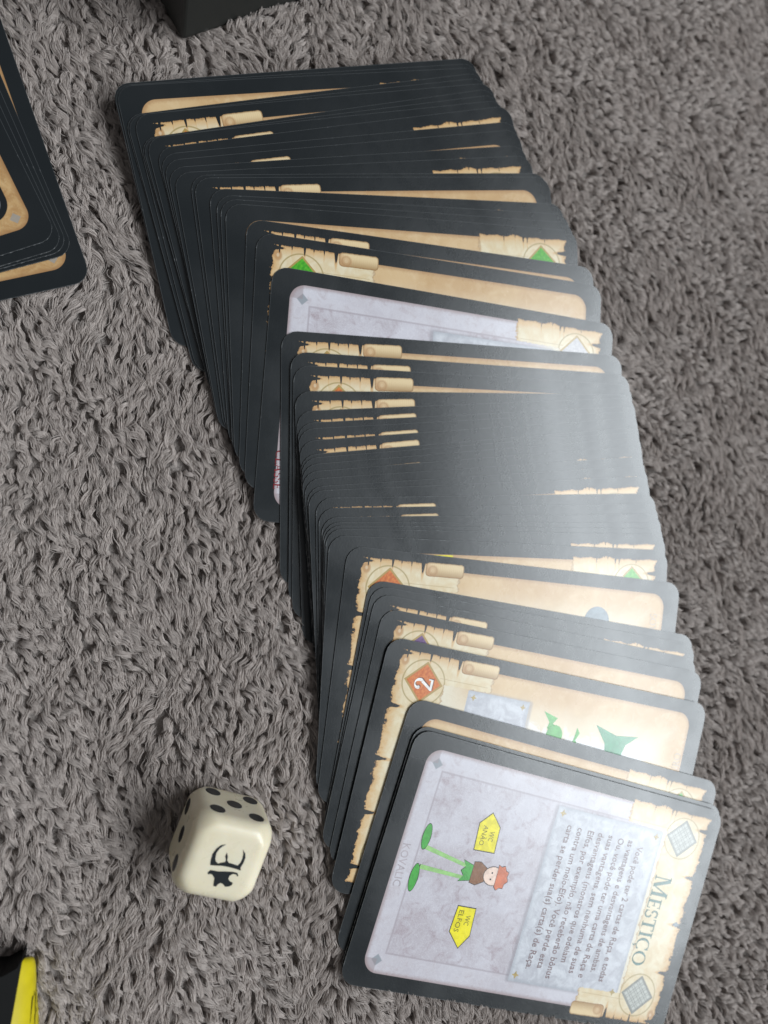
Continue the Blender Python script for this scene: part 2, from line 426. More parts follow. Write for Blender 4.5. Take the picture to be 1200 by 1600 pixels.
ORD = ['first', 'second', 'third', 'fourth', 'fifth', 'sixth', 'seventh', 'eighth', 'ninth', 'tenth', 'eleventh', 'twelfth', 'thirteenth',
       'fourteenth', 'fifteenth', 'sixteenth', 'seventeenth', 'eighteenth', 'nineteenth', 'twentieth', 'twenty-first', 'twenty-second', 'twenty-third']
SPECIAL = {
    'A0': 'lowest card of the long fan, dark border and torn parchment showing at far corner',
    'A2': 'card near the far end of the fan showing a tan wedge with rounded corner',
    'A5': 'card far up the fan with scroll and orange lozenge tip below a tan wedge',
    'A15': 'card with scroll strip and long thin tan strip, above the first green lozenges',
    'B4': 'card showing a green lozenge at its right end, upper part of fan',
    'B5': 'card with thin scroll strip just behind the card with the left green lozenge',
    'B6': 'card with green lozenge and scroll at its left end, behind the lilac stone card',
    'B7': 'lilac stone card in mid fan with the word CLASSE along its left edge',
    'C1': 'card lying straight over the lilac CLASSE card, scroll strip and tan strip at top',
    'C22': 'card with pale green lozenge at right end and a bit of yellow showing',
    'C23': 'card with half hidden orange lozenge, tan field and grey domed shape at right',
    'D4': 'card with purple lozenge tip and long tan strip, behind the orange number 2 card',
    'D5': 'card with orange lozenge numbered 2 and green winged shapes near the front',
    'D6': 'card with tan strip right behind the front pair, torn parchment corner at right',
    'D7': 'card almost hidden directly under the top MESTIÇO card, only dark rim showing',
    'D8': 'lilac stone card titled MESTIÇO with yellow signs, on top of the fan',
}
CARD_DATA = {}
CARDS = {}
for k, d in enumerate(FAN):
    o = make_card(*d, sheet)
    CARD_DATA[o.name] = d
    CARDS[d[0]] = o
    if d[0] in SPECIAL:
        lab = SPECIAL[d[0]]
    else:
        g = d[0][0]; i = int(d[0][1:])
        where = {'A': 'from the far end of the fan', 'B': 'above the first green lozenge card',
                 'C': 'after the lilac CLASSE card', 'D': 'after the half hidden orange lozenge card'}[g]
        look = 'dark bordered card with a sliver of scroll' if d[5] == 'orange' else 'dark bordered card showing a narrow rim'
        n = i if g in 'A' else i - 1
        lab = '%s, %s %s' % (look, ORD[n], where)
    tag(o, lab, 'card', 'game cards spread in a long fan')
    del o['_k']

# ------------------------------------------------------------------ second pile at the left edge, face down
def flat_sheet(x, y): return 0.0 * x + 0.25 * np.sin(x / 40.0 + y / 55.0)
PILE = [(-65.9, 47.96, 110.04, 1.3), (-69.5, 53.53, 113.4, 1.75), (-70.5, 54.0, 114.4, 2.05), (-71.4, 54.29, 115.4, 2.35), (-72.8, 56.05, 116.8, 2.7)]
PLAB = ['lowest card of the left pile, tan back with wide dark border and widest corner',
        'card second from the bottom of the left pile, corner inside the widest one',
        'middle card of the left pile, only a dark rim visible',
        'card second from the top of the left pile, thin dark rim',
        'top card of the left pile, tan back with black roundel cut by the picture edge']
PILE_FOOT = []
for (bx, by, deg, z), lab in zip(PILE, PLAB):
    u = np.array([math.cos(math.radians(deg)), math.sin(math.radians(deg))])     # along the long side
    v = np.array([-u[1], u[0]])                                                   # towards the left
    c = np.array([bx, by]) + u * 44 + v * 28.5
    d = ('P', float(c[0]), float(c[1]), deg - 180.0, z, 'back', 'R')
    o = make_card(*d, flat_sheet)
    del o['_k']
    CARD_DATA[o.name] = d
    PILE_FOOT.append(d)
    tag(o, lab, 'card', 'game cards piled at the left edge')

# ------------------------------------------------------------------ printed lettering and drawings on the faces
INK = {
    'teal': ink('title_ink', (0.055, 0.145, 0.13)), 'brown': ink('text_ink', (0.17, 0.10, 0.105)), 'red': ink('red_ink', (0.22, 0.012, 0.02)),
    'darkbrown': ink('dark_brown_ink', (0.10, 0.05, 0.035)), 'white': ink('white_ink', (0.85, 0.83, 0.80)), 'yellow': ink('yellow_ink', (0.80, 0.70, 0.005)),
    'black': ink('line_ink', (0.02, 0.02, 0.018)), 'olive': ink('sign_text_ink', (0.19, 0.165, 0.01)), 'leaf': ink('leaf_green_ink', (0.06, 0.36, 0.055)),
    'pale_green': ink('pale_green_ink', (0.30, 0.56, 0.19)), 'dull_green': ink('dull_green_ink', (0.045, 0.26, 0.125)), 'brown_cloth': ink('tunic_brown_ink', (0.22, 0.09, 0.035)),
    'skin': ink('pale_pink_ink', (0.80, 0.60, 0.50)), 'rust': ink('rust_ink', (0.62, 0.165, 0.075)), 'faint': ink('faint_outline_ink', (0.43, 0.38, 0.41)),
    'gold': ink('gold_stud_ink', (0.42, 0.31, 0.12)), 'slate': ink('slate_ink', (0.16, 0.20, 0.23)), 'grey': ink('grey_ink', (0.30, 0.29, 0.32)),
    'tanink': ink('faded_text_ink', (0.46, 0.36, 0.27)), 'shadow': ink('digit_shadow_ink', (0.12, 0.03, 0.01)),
}

def poly(card, name, pts, mat, lift=0.02, parent=None):
    o = mesh_obj(name, drape(card, pts, lift), [tuple(range(len(pts)))], INK[mat], parent or card)
    fix_up(o)
    return o

def polys(card, name, plist, mat, lift=0.02):
    vs, fs = [], []
    for p in plist:
        b = len(vs); vs += drape(card, p, lift); fs.append(tuple(range(b, b + len(p))))
    o = mesh_obj(name, vs, fs, INK[mat], card)
    fix_up(o)
    return o

def fix_up(o):
    bm = bmesh.new(); bm.from_mesh(o.data)
    bmesh.ops.triangulate(bm, faces=bm.faces[:])
    for f in bm.faces:
        f.normal_update()
    rev = [f for f in bm.faces if f.normal.z < 0]
    if rev: bmesh.ops.reverse_faces(bm, faces=rev)
    bm.to_mesh(o.data); bm.free()

def circle(x, t, rx, rt=None, n=20):
    rt = rt or rx
    return [(x + rx * math.cos(2 * math.pi * k / n), t + rt * math.sin(2 * math.pi * k / n)) for k in range(n)]

def bar(x0, t0, x1, t1, w0, w1=None):
    w1 = w0 if w1 is None else w1
    dx, dt = x1 - x0, t1 - t0; L = math.hypot(dx, dt); nx, nt_ = -dt / L, dx / L
    return [(x0 + nx * w0 / 2, t0 + nt_ * w0 / 2), (x1 + nx * w1 / 2, t1 + nt_ * w1 / 2), (x1 - nx * w1 / 2, t1 - nt_ * w1 / 2), (x0 - nx * w0 / 2, t0 - nt_ * w0 / 2)]

# a small set of roman capitals with serifs, drawn on a unit-height body (x right, y up)
def arc(cx, cy, rx, ry, a0, a1, wfun, n=18):
    o, i_ = [], []
    for k in range(n + 1):
        a = math.radians(a0 + (a1 - a0) * k / n); w = wfun(a) / 2
        c, s = math.cos(a), math.sin(a)
        o.append((cx + (rx + w) * c, cy + (ry + w * 0.7) * s)); i_.append((cx + (rx - w) * c, cy + (ry - w * 0.7) * s))
    return [[o[k], o[k + 1], i_[k + 1], i_[k]] for k in range(n)]
def R4(x0, y0, x1, y1): return [(x0, y0), (x1, y0), (x1, y1), (x0, y1)]
def L4(x0, y0, x1, y1, w): return [(x0 - w / 2, y0), (x0 + w / 2, y0), (x1 + w / 2, y1), (x1 - w / 2, y1)]
FAT, THIN, SF = 0.15, 0.065, 0.055
wc = lambda a: THIN + (FAT - THIN) * abs(math.cos(a)) ** 1.2
def G_O(): return arc(0.42, 0.5, 0.35, 0.47, 0, 360, wc, 28), 0.84
def G_C(): return arc(0.42, 0.5, 0.35, 0.47, 48, 312, wc, 24) + [R4(0.62, 0.72, 0.68, 0.98), R4(0.62, 0.05, 0.66, 0.22)], 0.76
def G_CC():
    g, w = G_C(); return g + [R4(0.40, -0.12, 0.46, 0.04)] + arc(0.43, -0.17, 0.08, 0.07, 90, -110, lambda a: 0.06, 8), w
def G_I(): return [R4(0.11, 0, 0.26, 1), R4(0.02, 0, 0.35, SF), R4(0.02, 1 - SF, 0.35, 1)], 0.38
def G_T(): return [R4(0.29, 0, 0.44, 1), R4(0.19, 0, 0.54, SF), R4(0.02, 0.93, 0.71, 1), R4(0.02, 0.78, 0.065, 1), R4(0.665, 0.78, 0.71, 1)], 0.74
def G_E(): return [R4(0.1, 0, 0.25, 1), R4(0.02, 0, 0.60, 0.065), R4(0.02, 0.935, 0.57, 1), R4(0.2, 0.48, 0.45, 0.54), R4(0.43, 0.40, 0.47, 0.62), R4(0.555, 0, 0.60, 0.24), R4(0.53, 0.78, 0.57, 1)], 0.64
def G_L(): return [R4(0.1, 0, 0.25, 1), R4(0.02, 0, 0.58, 0.065), R4(0.02, 0.945, 0.34, 1), R4(0.535, 0, 0.58, 0.26)], 0.61
def G_M(): return [R4(0.10, 0, 0.16, 1), R4(0.02, 0, 0.25, SF), R4(0.02, 1 - SF, 0.2, 1), L4(0.2, 1, 0.5, 0.02, 0.17), L4(0.86, 1, 0.5, 0.02, 0.07), R4(0.80, 0, 0.95, 1), R4(0.70, 0, 1.03, SF), R4(0.86, 1 - SF, 1.03, 1)], 1.06
def G_A(): return [L4(0.1, 0, 0.40, 1, 0.06), L4(0.68, 0, 0.41, 1, 0.16), R4(0.22, 0.33, 0.56, 0.39), R4(0, 0, 0.22, SF), R4(0.54, 0, 0.82, SF)], 0.82
def G_U(): return [R4(0.1, 0.32, 0.25, 1), R4(0.6, 0.32, 0.66, 1), R4(0.02, 0.945, 0.33, 1), R4(0.52, 0.945, 0.74, 1)] + arc(0.40, 0.33, 0.235, 0.29, 180, 360, wc, 14), 0.76
def G_R(): return [R4(0.1, 0, 0.25, 1), R4(0.02, 0, 0.33, SF), R4(0.02, 0.945, 0.3, 1), L4(0.66, 0, 0.36, 0.5, 0.17), R4(0.6, 0, 0.8, SF)] + arc(0.26, 0.725, 0.27, 0.245, 92, -92, wc, 14), 0.78
def G_S():
    w = lambda a: 0.085 + 0.05 * abs(math.sin(a))
    return arc(0.28, 0.73, 0.19, 0.225, 35, 255, w, 14) + arc(0.28, 0.26, 0.20, 0.235, 75, -145, w, 14) + [R4(0.42, 0.75, 0.465, 0.98), R4(0.07, 0.02, 0.115, 0.26)], 0.54
def G_2(): return arc(0.30, 0.70, 0.21, 0.24, 165, -35, wc, 14) + [[(0.38, 0.60), (0.54, 0.58), (0.20, 0.10), (0.05, 0.08)], R4(0.05, 0.0, 0.60, 0.12), R4(0.55, 0.0, 0.61, 0.24)] + arc(0.12, 0.72, 0.05, 0.05, 0, 360, lambda a: 0.08, 8), 0.66
GL = {'O': G_O, 'C': G_C, 'Ç': G_CC, 'I': G_I, 'T': G_T, 'E': G_E, 'L': G_L, 'M': G_M, 'A': G_A, 'U': G_U, 'R': G_R, 'S': G_S, '2': G_2}

def lettering(card, name, text, x0, tbase, h, mat, hs=None, width=None, lift=0.03, parent=None):
    """text along +X of the card from x0, baseline at tbase; the first capital may be taller (h) than the rest (hs)"""
    glyphs, cur = [], 0.0
    for i, ch in enumerate(text):
        hh = h if (i == 0 or hs is None) else hs
        if ch == ' ': cur += 0.35 * hh; continue
        g, w = GL[ch]()
        glyphs.append((g, cur, hh)); cur += w * hh + 0.02 * hh
    s = 1.0 if width is None else width / cur
    vs, fs = [], []
    for g, cx_, hh in glyphs:
        for q in g:
            b = len(vs)
            vs += drape(card, [(x0 + (cx_ + px * hh) * s, tbase - py * hh) for px, py in q], lift)
            fs.append(tuple(range(b, b + len(q))))
    o = mesh_obj(name, vs, fs, INK[mat], parent or card)
    fix_up(o)
    return o

def font_text(card, name, lines, mat, lift=0.03, parent=None, rot=0.0):
    """lines: (text, x0, tbase, size, max width or None)"""
    vs, fs = [], []
    for text, x0, tb, size, wid in lines:
        cu = bpy.data.curves.new('tmp_text', 'FONT'); cu.body = text; cu.size = 1.0; cu.resolution_u = 2; cu.offset = 0.006
        ob = bpy.data.objects.new('tmp_text', cu); col.objects.link(ob)
        me = bpy.data.meshes.new_from_object(ob.evaluated_get(bpy.context.evaluated_depsgraph_get()))
        co = np.empty(len(me.vertices) * 3); me.vertices.foreach_get('co', co); co = co.reshape(-1, 3)
        w = co[:, 0].max()
        sx = size if wid is None else wid / w
        px, py = co[:, 0] * sx, co[:, 1] * size
        cr, sr = math.cos(rot), math.sin(rot)
        pts = [(x0 + a * cr + b_ * sr, tb - (b_ * cr - a * sr)) for a, b_ in zip(px, py)]
        b = len(vs); vs += drape(card, pts, lift)
        fs += [tuple(b + i for i in p.vertices) for p in me.polygons]
        bpy.data.objects.remove(ob); bpy.data.curves.remove(cu); bpy.data.meshes.remove(me)
    o = mesh_obj(name, vs, fs, INK[mat], parent or card)
    fix_up(o)
    return o

top = CARDS['D8']
lettering(top, 'title_lettering', 'MESTIÇO', 18.9, 14.9, 5.0, 'teal', 3.9, 22.6)
BODY = [('Você pode ter 2 cartas de Raça, e todas', 33.9), ('as vantagens e desvantagens de ambas.', 33.0), ('Ou, você pode ter uma carta de Raça e', 34.8),
        ('suas vantagens, sem nenhuma de suas', 34.2), ('desvantagens (monstros que odeiam', 32.0), ('Elfos, por exemplo, não receberão bônus', 36.4),
        ('contra um meio-Elfo). Você perde esta', 34.4), ('carta se perder sua(s) carta(s) de Raça.', 35.0)]
font_text(top, 'rules_text', [(s, 12.5 + (0.0 if i else 1.0), 22.6 + 2.98 * i, 2.45, w * 0.985) for i, (s, w) in enumerate(BODY)], 'brown')
for x, t_ in ((10.2, 18.0), (48.8, 17.8), (10.2, 45.6), (48.8, 45.6)):
    pts = []
    for k in range(8):
        r = 0.95 if k % 2 == 0 else 0.42
        pts.append((x + r * math.cos(k * math.pi / 4), t_ + r * math.sin(k * math.pi / 4)))
    poly(top, 'corner_stud', pts, 'gold')
poly(top, 'ruling_lozenge', [(29.9, 3.9), (30.6, 4.9), (29.9, 5.9), (29.2, 4.9)], 'slate')
# yellow direction signs
def sign(name, outline, text, x0, t0, step, rot):
    cx = sum(p[0] for p in outline) / len(outline); ct = sum(p[1] for p in outline) / len(outline)
    big = [(cx + (x - cx) * 1.055, ct + (t_ - ct) * 1.07) for x, t_ in outline]
    o = poly(top, name, outline, 'yellow', 0.03)
    poly(top, 'sign_outline', big, 'black', 0.02, o)
    font_text(top, 'sign_text', [(s, x0 + dx, t0 + i * step, 1.75, w) for i, (s, dx, w) in enumerate(text)], 'olive', 0.04, o, rot)
sign('yellow_sign', [(14.2, 63.6), (17.0, 60.8), (22.8, 60.4), (23.0, 65.6), (17.0, 66.1)], [('WC', 1.0, 2.3), ('ANÃO', 0.0, 4.6)], 17.2, 62.9, 2.0, 0.0)
sign('yellow_sign', [(36.0, 60.7), (42.1, 60.3), (45.1, 62.3), (41.9, 65.5), (36.1, 65.2)], [('WC', 1.0, 2.3), ('ELFOS', 0.0, 5.1)], 36.7, 62.6, 2.0, 0.0)
# plain little figure between the signs
def drawn(name, shapes, mat, lift, grow_by=0.16):
    o = polys(top, name, shapes, mat, lift)
    out = []
    for sh in shapes:
        cx = sum(p[0] for p in sh) / len(sh); ct = sum(p[1] for p in sh) / len(sh)
        q = []
        for x, t_ in sh:
            d = math.hypot(x - cx, t_ - ct); k = (d + grow_by) / d
            q.append((cx + (x - cx) * k, ct + (t_ - ct) * k))
        out.append(q)
    ol = polys(top, 'ink_outline', out, 'black', lift - 0.003)
    ol.parent = o
drawn('figure_leg', [bar(24.9, 77.4, 27.0, 66.0, 1.0, 0.8)], 'pale_green', 0.022)
drawn('figure_leg', [bar(29.3, 77.4, 29.7, 66.0, 1.0, 0.8)], 'pale_green', 0.022)
drawn('figure_shoe', [circle(22.6, 78.0, 2.9, 0.95)], 'leaf', 0.028)
drawn('figure_shoe', [circle(31.9, 78.1, 3.1, 0.95)], 'leaf', 0.028)
drawn('figure_skirt', [[(25.8, 67.2), (27.2, 66.3), (28.2, 67.2), (29.2, 66.3), (30.6, 67.3), (29.8, 63.6), (26.8, 63.6)]], 'leaf', 0.034)
drawn('figure_body', [[(25.7, 64.4), (30.4, 64.4), (30.7, 62.8), (29.6, 60.9), (26.6, 60.9), (25.5, 62.8)]], 'brown_cloth', 0.040)
drawn('figure_head', [circle(28.0, 58.9, 2.1, 2.4)], 'skin', 0.046)
drawn('figure_hair', [[(28.0 + 2.6 * math.cos(math.radians(a)) * (1.12 if i % 2 else 0.92), 57.2 - 2.1 * math.sin(math.radians(a)) * (1.15 if i % 2 else 0.92)) for i, a in enumerate(range(-20, 201, 20))]], 'rust', 0.052)
polys(top, 'figure_eyes', [circle(27.3, 59.3, 0.22), circle(28.8, 59.3, 0.22)], 'black', 0.056)
font_text(top, 'signature', [('KOVALIC', 25.0, 83.0, 2.7, 9.6)], 'faint', 0.02, None, -0.05)

c5 = CARDS['D5']
lettering(c5, 'lozenge_digit_shadow', '2', 46.75, 12.9, 4.6, 'shadow', lift=0.022)
lettering(c5, 'lozenge_digit', '2', 46.55, 12.7, 4.6, 'white', lift=0.032)
lettering(c5, 'title_lettering', 'RAS', 36.2, 18.4, 3.6, 'darkbrown')
poly(c5, 'corner_stud', [(47.2 + r * math.cos(k * math.pi / 4), 23.4 + r * math.sin(k * math.pi / 4)) for k in range(8) for r in [0.8 if k % 2 == 0 else 0.35]], 'gold')
poly(c5, 'corner_stud', [(47.2 + r * math.cos(k * math.pi / 4), 36.4 + r * math.sin(k * math.pi / 4)) for k in range(8) for r in [0.8 if k % 2 == 0 else 0.35]], 'gold')
polys(c5, 'green_winged_shape', [[(47.4, 42.2), (46.3, 46.2), (44.9, 45.2), (44.0, 46.6), (42.6, 45.0), (43.6, 43.9), (45.0, 44.2)], circle(42.3, 46.2, 2.4, 2.2, 16)], 'leaf', 0.025)
polys(c5, 'green_wing', [[(46.6, 57.0), (44.9, 63.3), (45.6, 69.6), (43.0, 66.4), (36.0, 64.5), (38.0, 61.5), (42.6, 60.4)]], 'dull_green', 0.025)
polys(c5, 'green_wing', [[(45.0, 52.0), (43.8, 53.0), (42.0, 52.2), (40.2, 53.6), (38.5, 52.6), (41.0, 51.4), (43.0, 51.8)]], 'leaf', 0.025)
lettering(c5, 'treasure_lettering', 'TESOURO', 32.6, 83.2, 2.0, 'tanink', width=11.0)
c23 = CARDS['C23']
polys(c23, 'grey_domed_shape', [[(47.5 + 3.6 * math.sin(math.radians(a)) * 1.0 - 2.0, 64.8 + 3.5 * math.cos(math.radians(a))) for a in range(0, 181, 15)]], 'slate', 0.025)
polys(c23, 'small_roundel', [circle(44.3, 69.6, 1.3), circle(42.5, 72.6, 1.1)], 'grey', 0.022)
polys(c23, 'small_roundel', [circle(44.3, 69.6, 0.95), circle(42.5, 72.6, 0.75)], 'white', 0.03)
lettering(c23, 'treasure_lettering', 'TESOUROS', 36.4, 82.0, 2.0, 'tanink', width=12.4)
c23b = CARDS['C23']
lettering(c23b, 'lozenge_digit', '2', 46.2, 12.7, 4.6, 'white', lift=0.032)
lettering(CARDS['B7'], 'side_lettering', 'CLASSE', 40.9, 84.0, 1.9, 'red', width=8.8)
poly(CARDS['C22'], 'yellow_print', [(3.6, 66.4), (3.4, 58.6), (9.0, 58.0), (9.0, 67.0)], 'yellow')

# ------------------------------------------------------------------ die
DX, DY, DYAW, DH = -36.6, -69.9, -18.5, 8.1
def rounded_cube(h, r, cap, n=18):
    bm = bmesh.new()
    bmesh.ops.create_cube(bm, size=2.0)
    bmesh.ops.subdivide_edges(bm, edges=bm.edges[:], cuts=n, use_grid_fill=True)
    for v in bm.verts:
        p = Vector([math.copysign(abs(c) ** 0.9, c) for c in v.co]) * h
        q = Vector([max(-h + r, min(h - r, c)) for c in p])
        d = p - q
        if d.length > 1e-9: p = q + d.normalized() * r
        if p.length > cap: p = p * ((cap + (p.length - cap) * 0.25) / p.length)
        v.co = p * MM
    return bm
die_root = bpy.data.objects.new('die', None); col.objects.link(die_root)
die_root.location = ((DX - 1.0) * MM, (DY + 2.2) * MM, -0.2 * MM)
die_root.rotation_euler = (math.radians(9.0), math.radians(5.0), math.radians(DYAW))
tag(die_root, 'ivory six-sided die with black horned emblem on top, alone on the grey blanket', 'die')
t = NT('ivory_plastic')
oc = t.objcoord()
t.set(Base_Color=t.mix(t.ss(t.noise(oc, 120.0, 3.0), 0.35, 0.7), (0.72, 0.645, 0.475), (0.77, 0.70, 0.54)), Roughness=t.ss(t.noise(oc, 300.0, 3.0), 0.3, 0.7, 0.26, 0.36),
      Subsurface_Weight=0.35, Subsurface_Scale=0.003, IOR=1.49)
t.bsdf.inputs['Subsurface Radius'].default_value = (1.0, 0.75, 0.45)
t.bump(t.noise(oc, 900.0, 2.0), 0.08, 0.00005)
IVORY = t.mat
t = NT('black_paint'); oc = t.objcoord()
t.set(Base_Color=t.mix(t.noise(oc, 800.0, 3.0), (0.006, 0.008, 0.010), (0.016, 0.02, 0.023)), Roughness=0.32)
BLACKP = t.mat
bm = rounded_cube(DH, 2.55, 11.3)
me = bpy.data.meshes.new('die_body'); bm.to_mesh(me); bm.free()
me.materials.append(IVORY); me.polygons.foreach_set('use_smooth', [True] * len(me.polygons))
die_body = bpy.data.objects.new('die_body', me); col.objects.link(die_body); die_body.parent = die_root
die_body.location = (0, 0, DH * MM)
def pip(face, a, b):
    r, n = 1.62, 24
    vs = [(0, 0, -0.10)] ; rings = [(0.45, -0.085), (0.8, -0.03), (0.95, 0.03), (1.0, 0.0), (1.0, -0.5)]
    pts = [(0.0, 0.0, 0.03)]
    for rr, z in ((0.7, 0.03), (0.93, 0.045), (1.0, 0.02), (1.0, -0.4)):
        pts += [(r * rr * math.cos(2 * math.pi * k / n), r * rr * math.sin(2 * math.pi * k / n), z) for k in range(n)]
    fs = [(0, 1 + k, 1 + (k + 1) % n) for k in range(n)]
    for j in range(3):
        for k in range(n):
            fs.append((1 + j * n + k, 1 + (j + 1) * n + k, 1 + (j + 1) * n + (k + 1) % n, 1 + j * n + (k + 1) % n))
    mp = {'+y': lambda x, y, z: (x + a, DH + z, y + b + DH), '-x': lambda x, y, z: (-DH - z, x + a, y + b + DH)}[face]
    o = mesh_obj('pip', [tuple(c * MM for c in mp(*p)) for p in pts], fs, BLACKP, die_root, True)
    bm = bmesh.new(); bm.from_mesh(o.data); bmesh.ops.recalc_face_normals(bm, faces=bm.faces[:]); bm.to_mesh(o.data); bm.free()
for a, b in ((-4.1, -3.9), (4.1, -3.9), (0, 0), (-4.1, 3.9), (4.1, 3.9)): pip('+y', a, b)
for a, b in ((-4.1, 3.6), (0, 0), (4.1, -3.6)): pip('-x', a, b)
HORN = [(-1.1, 3.53), (-2.06, 3.16), (-2.67, 2.34), (-3.02, 1.16), (-2.89, -0.14), (-2.63, -1.0), (-1.65, -0.88), (-0.43, -0.68), (0.84, -0.64), (2.17, -0.7), (3.57, -0.83), (3.29, -0.33), (3.5, 0.69), (3.5, 1.79), (3.15, 2.57), (2.38, 3.26), (2.83, 2.38), (2.98, 1.43), (2.89, 0.55), (2.57, -0.01), (1.62, 0.1), (0.69, 0.16), (0.21, 0.56), (0.09, 1.26), (-0.43, 2.0), (-0.45, 1.26), (-0.03, 0.51), (-0.08, 0.13), (-0.65, -0.07), (-1.31, -0.39), (-1.79, -0.13), (-2.15, 0.39), (-2.35, 1.44), (-2.07, 2.47), (-1.53, 3.14)]
LOW = [(-2.62, -2.61), (-2.29, -1.94), (-1.8, -1.88), (-0.77, -1.89), (0.67, -1.6), (2.15, -1.39), (3.08, -1.43), (3.48, -1.92), (3.31, -2.1), (2.93, -1.75), (2.29, -1.77), (1.8, -2.24), (1.76, -2.86), (2.16, -3.25), (2.89, -3.46), (2.92, -3.93), (2.42, -4.33), (1.7, -4.49), (1.16, -4.07), (0.61, -3.95), (0.21, -4.28), (0.01, -4.8), (-0.55, -4.8), (-0.74, -4.12), (-0.9, -3.32), (-1.5, -2.73), (-2.05, -2.61), (-2.18, -2.83)]
def emblem(name, pts, parent):
    zt = 2 * DH
    n = len(pts)
    vs = [(x * MM, y * MM, (zt + 0.04) * MM) for x, y in pts] + [(x * MM, y * MM, (zt - 0.3) * MM) for x, y in pts]
    fs = [tuple(range(n))] + [(k, (k + 1) % n, n + (k + 1) % n, n + k) for k in range(n)]
    o = mesh_obj(name, vs, fs, BLACKP, parent)
    bm = bmesh.new(); bm.from_mesh(o.data); bmesh.ops.recalc_face_normals(bm, faces=bm.faces[:]); bmesh.ops.triangulate(bm, faces=bm.faces[:]); bm.to_mesh(o.data); bm.free()
    return o
emblem('horned_emblem', HORN, die_root)
emblem('lower_emblem', LOW, die_root)

# ------------------------------------------------------------------ black carton at the top edge
BOXC, BOXA = (-48.7, 108.6), math.radians(31.2)
bm = bmesh.new()
bmesh.ops.create_cube(bm, size=1.0)
LX, LY, LZ = 92.0, 64.0, 38.0
for v in bm.verts: v.co = Vector(((v.co.x + 0.5) * LX, (v.co.y + 0.5) * LY, (v.co.z + 0.5) * LZ)) * MM
bmesh.ops.bevel(bm, geom=bm.edges[:], offset=0.0009, segments=3, affect='EDGES', profile=0.5)
t = NT('black_carton'); oc = t.objcoord()
sc = t.ss(t.noise(oc, 260.0, 5.0, 0.75), 0.62, 0.72, 0.0, 0.5)
t.set(Base_Color=t.mix(sc, t.mix(t.noise(oc, 40.0, 3.0), (0.014, 0.015, 0.013), (0.026, 0.027, 0.024)), (0.10, 0.10, 0.095)), Roughness=0.55)
t.bump(t.noise(oc, 1500.0, 3.0), 0.15, 0.00008)
me = bpy.data.meshes.new('carton_body'); bm.to_mesh(me); bm.free(); me.materials.append(t.mat)
carton = bpy.data.objects.new('carton', me); col.objects.link(carton)
carton.location = (BOXC[0] * MM, BOXC[1] * MM, -0.0015); carton.rotation_euler = (0, 0, BOXA)
tag(carton, 'corner of a plain black carton on the blanket beyond the far end of the fan', 'box')
lid = None

# ------------------------------------------------------------------ black case with a rounded yellow side, bottom left
ycase = bpy.data.objects.new('yellow_sided_case', None); col.objects.link(ycase)
ycase.location = (-0.0748, -0.0978, 0)
tag(ycase, 'black topped case with a rounded bright yellow side at the lower left corner', 'case')
OX, OY = -74.8, -97.8
t = NT('yellow_print_board'); oc = t.objcoord()
t.set(Base_Color=t.mix(t.ss(t.noise(oc, 150.0, 4.0), 0.35, 0.7), (0.46, 0.37, 0.003), (0.58, 0.475, 0.005)), Roughness=0.42)
YEL = t.mat
t = NT('black_board'); oc = t.objcoord()
t.set(Base_Color=t.mix(t.noise(oc, 80.0, 4.0), (0.004, 0.004, 0.004), (0.009, 0.009, 0.009)), Roughness=0.75, Specular_IOR_Level=0.2)
BLK = t.mat
H = 8.0
def top_edge(s): return np.array([-73.3, -86.6, H]) + s * np.array([-1.5, -11.4, 0.0]) + np.array([-0.02 * s * s, 0, 0])
def base_edge(s): return np.array([-72.2, -89.6, -0.5]) + s * np.array([1.75, -12.4, 0.0]) + np.array([-0.25 * s * s, 0, 0])
ss_ = [0.0, 0.03, 0.08, 0.16, 0.3, 0.5, 0.75, 1.0, 1.4, 1.9, 2.5, 3.2]
vs, fs = [], []
NP = 9
for s in ss_:
    a, b = top_edge(s), base_edge(s)
    shrink = 1.0 if s > 0.16 else math.sqrt(max(0.0, 1 - (1 - s / 0.16) ** 2))
    for k in range(NP):
        f = k / (NP - 1)
        p = a * (1 - f) + b * f + np.array([1.2, 0.25, 1.0]) * math.sin(math.pi * f) * 1.1
        mid = a * 0.5 + b * 0.5
        p = mid + (p - mid) * (0.45 + 0.55 * shrink)
        vs.append(((p[0] - OX) * MM, (p[1] - OY) * MM, p[2] * MM))
for j in range(len(ss_) - 1):
    for k in range(NP - 1):
        fs.append((j * NP + k, j * NP + k + 1, (j + 1) * NP + k + 1, (j + 1) * NP + k))
capi = len(vs); vs.append(tuple(np.mean(np.array(vs[:NP]), axis=0)))
for k in range(NP - 1): fs.append((k + 1, k, capi))
ysid = mesh_obj('yellow_side', vs, fs, YEL, ycase, True)
bm = bmesh.new(); bm.from_mesh(ysid.data); bmesh.ops.recalc_face_normals(bm, faces=bm.faces[:])
if sum(f.normal.x for f in bm.faces) < 0: bmesh.ops.reverse_faces(bm, faces=bm.faces[:])
bm.to_mesh(ysid.data); bm.free()
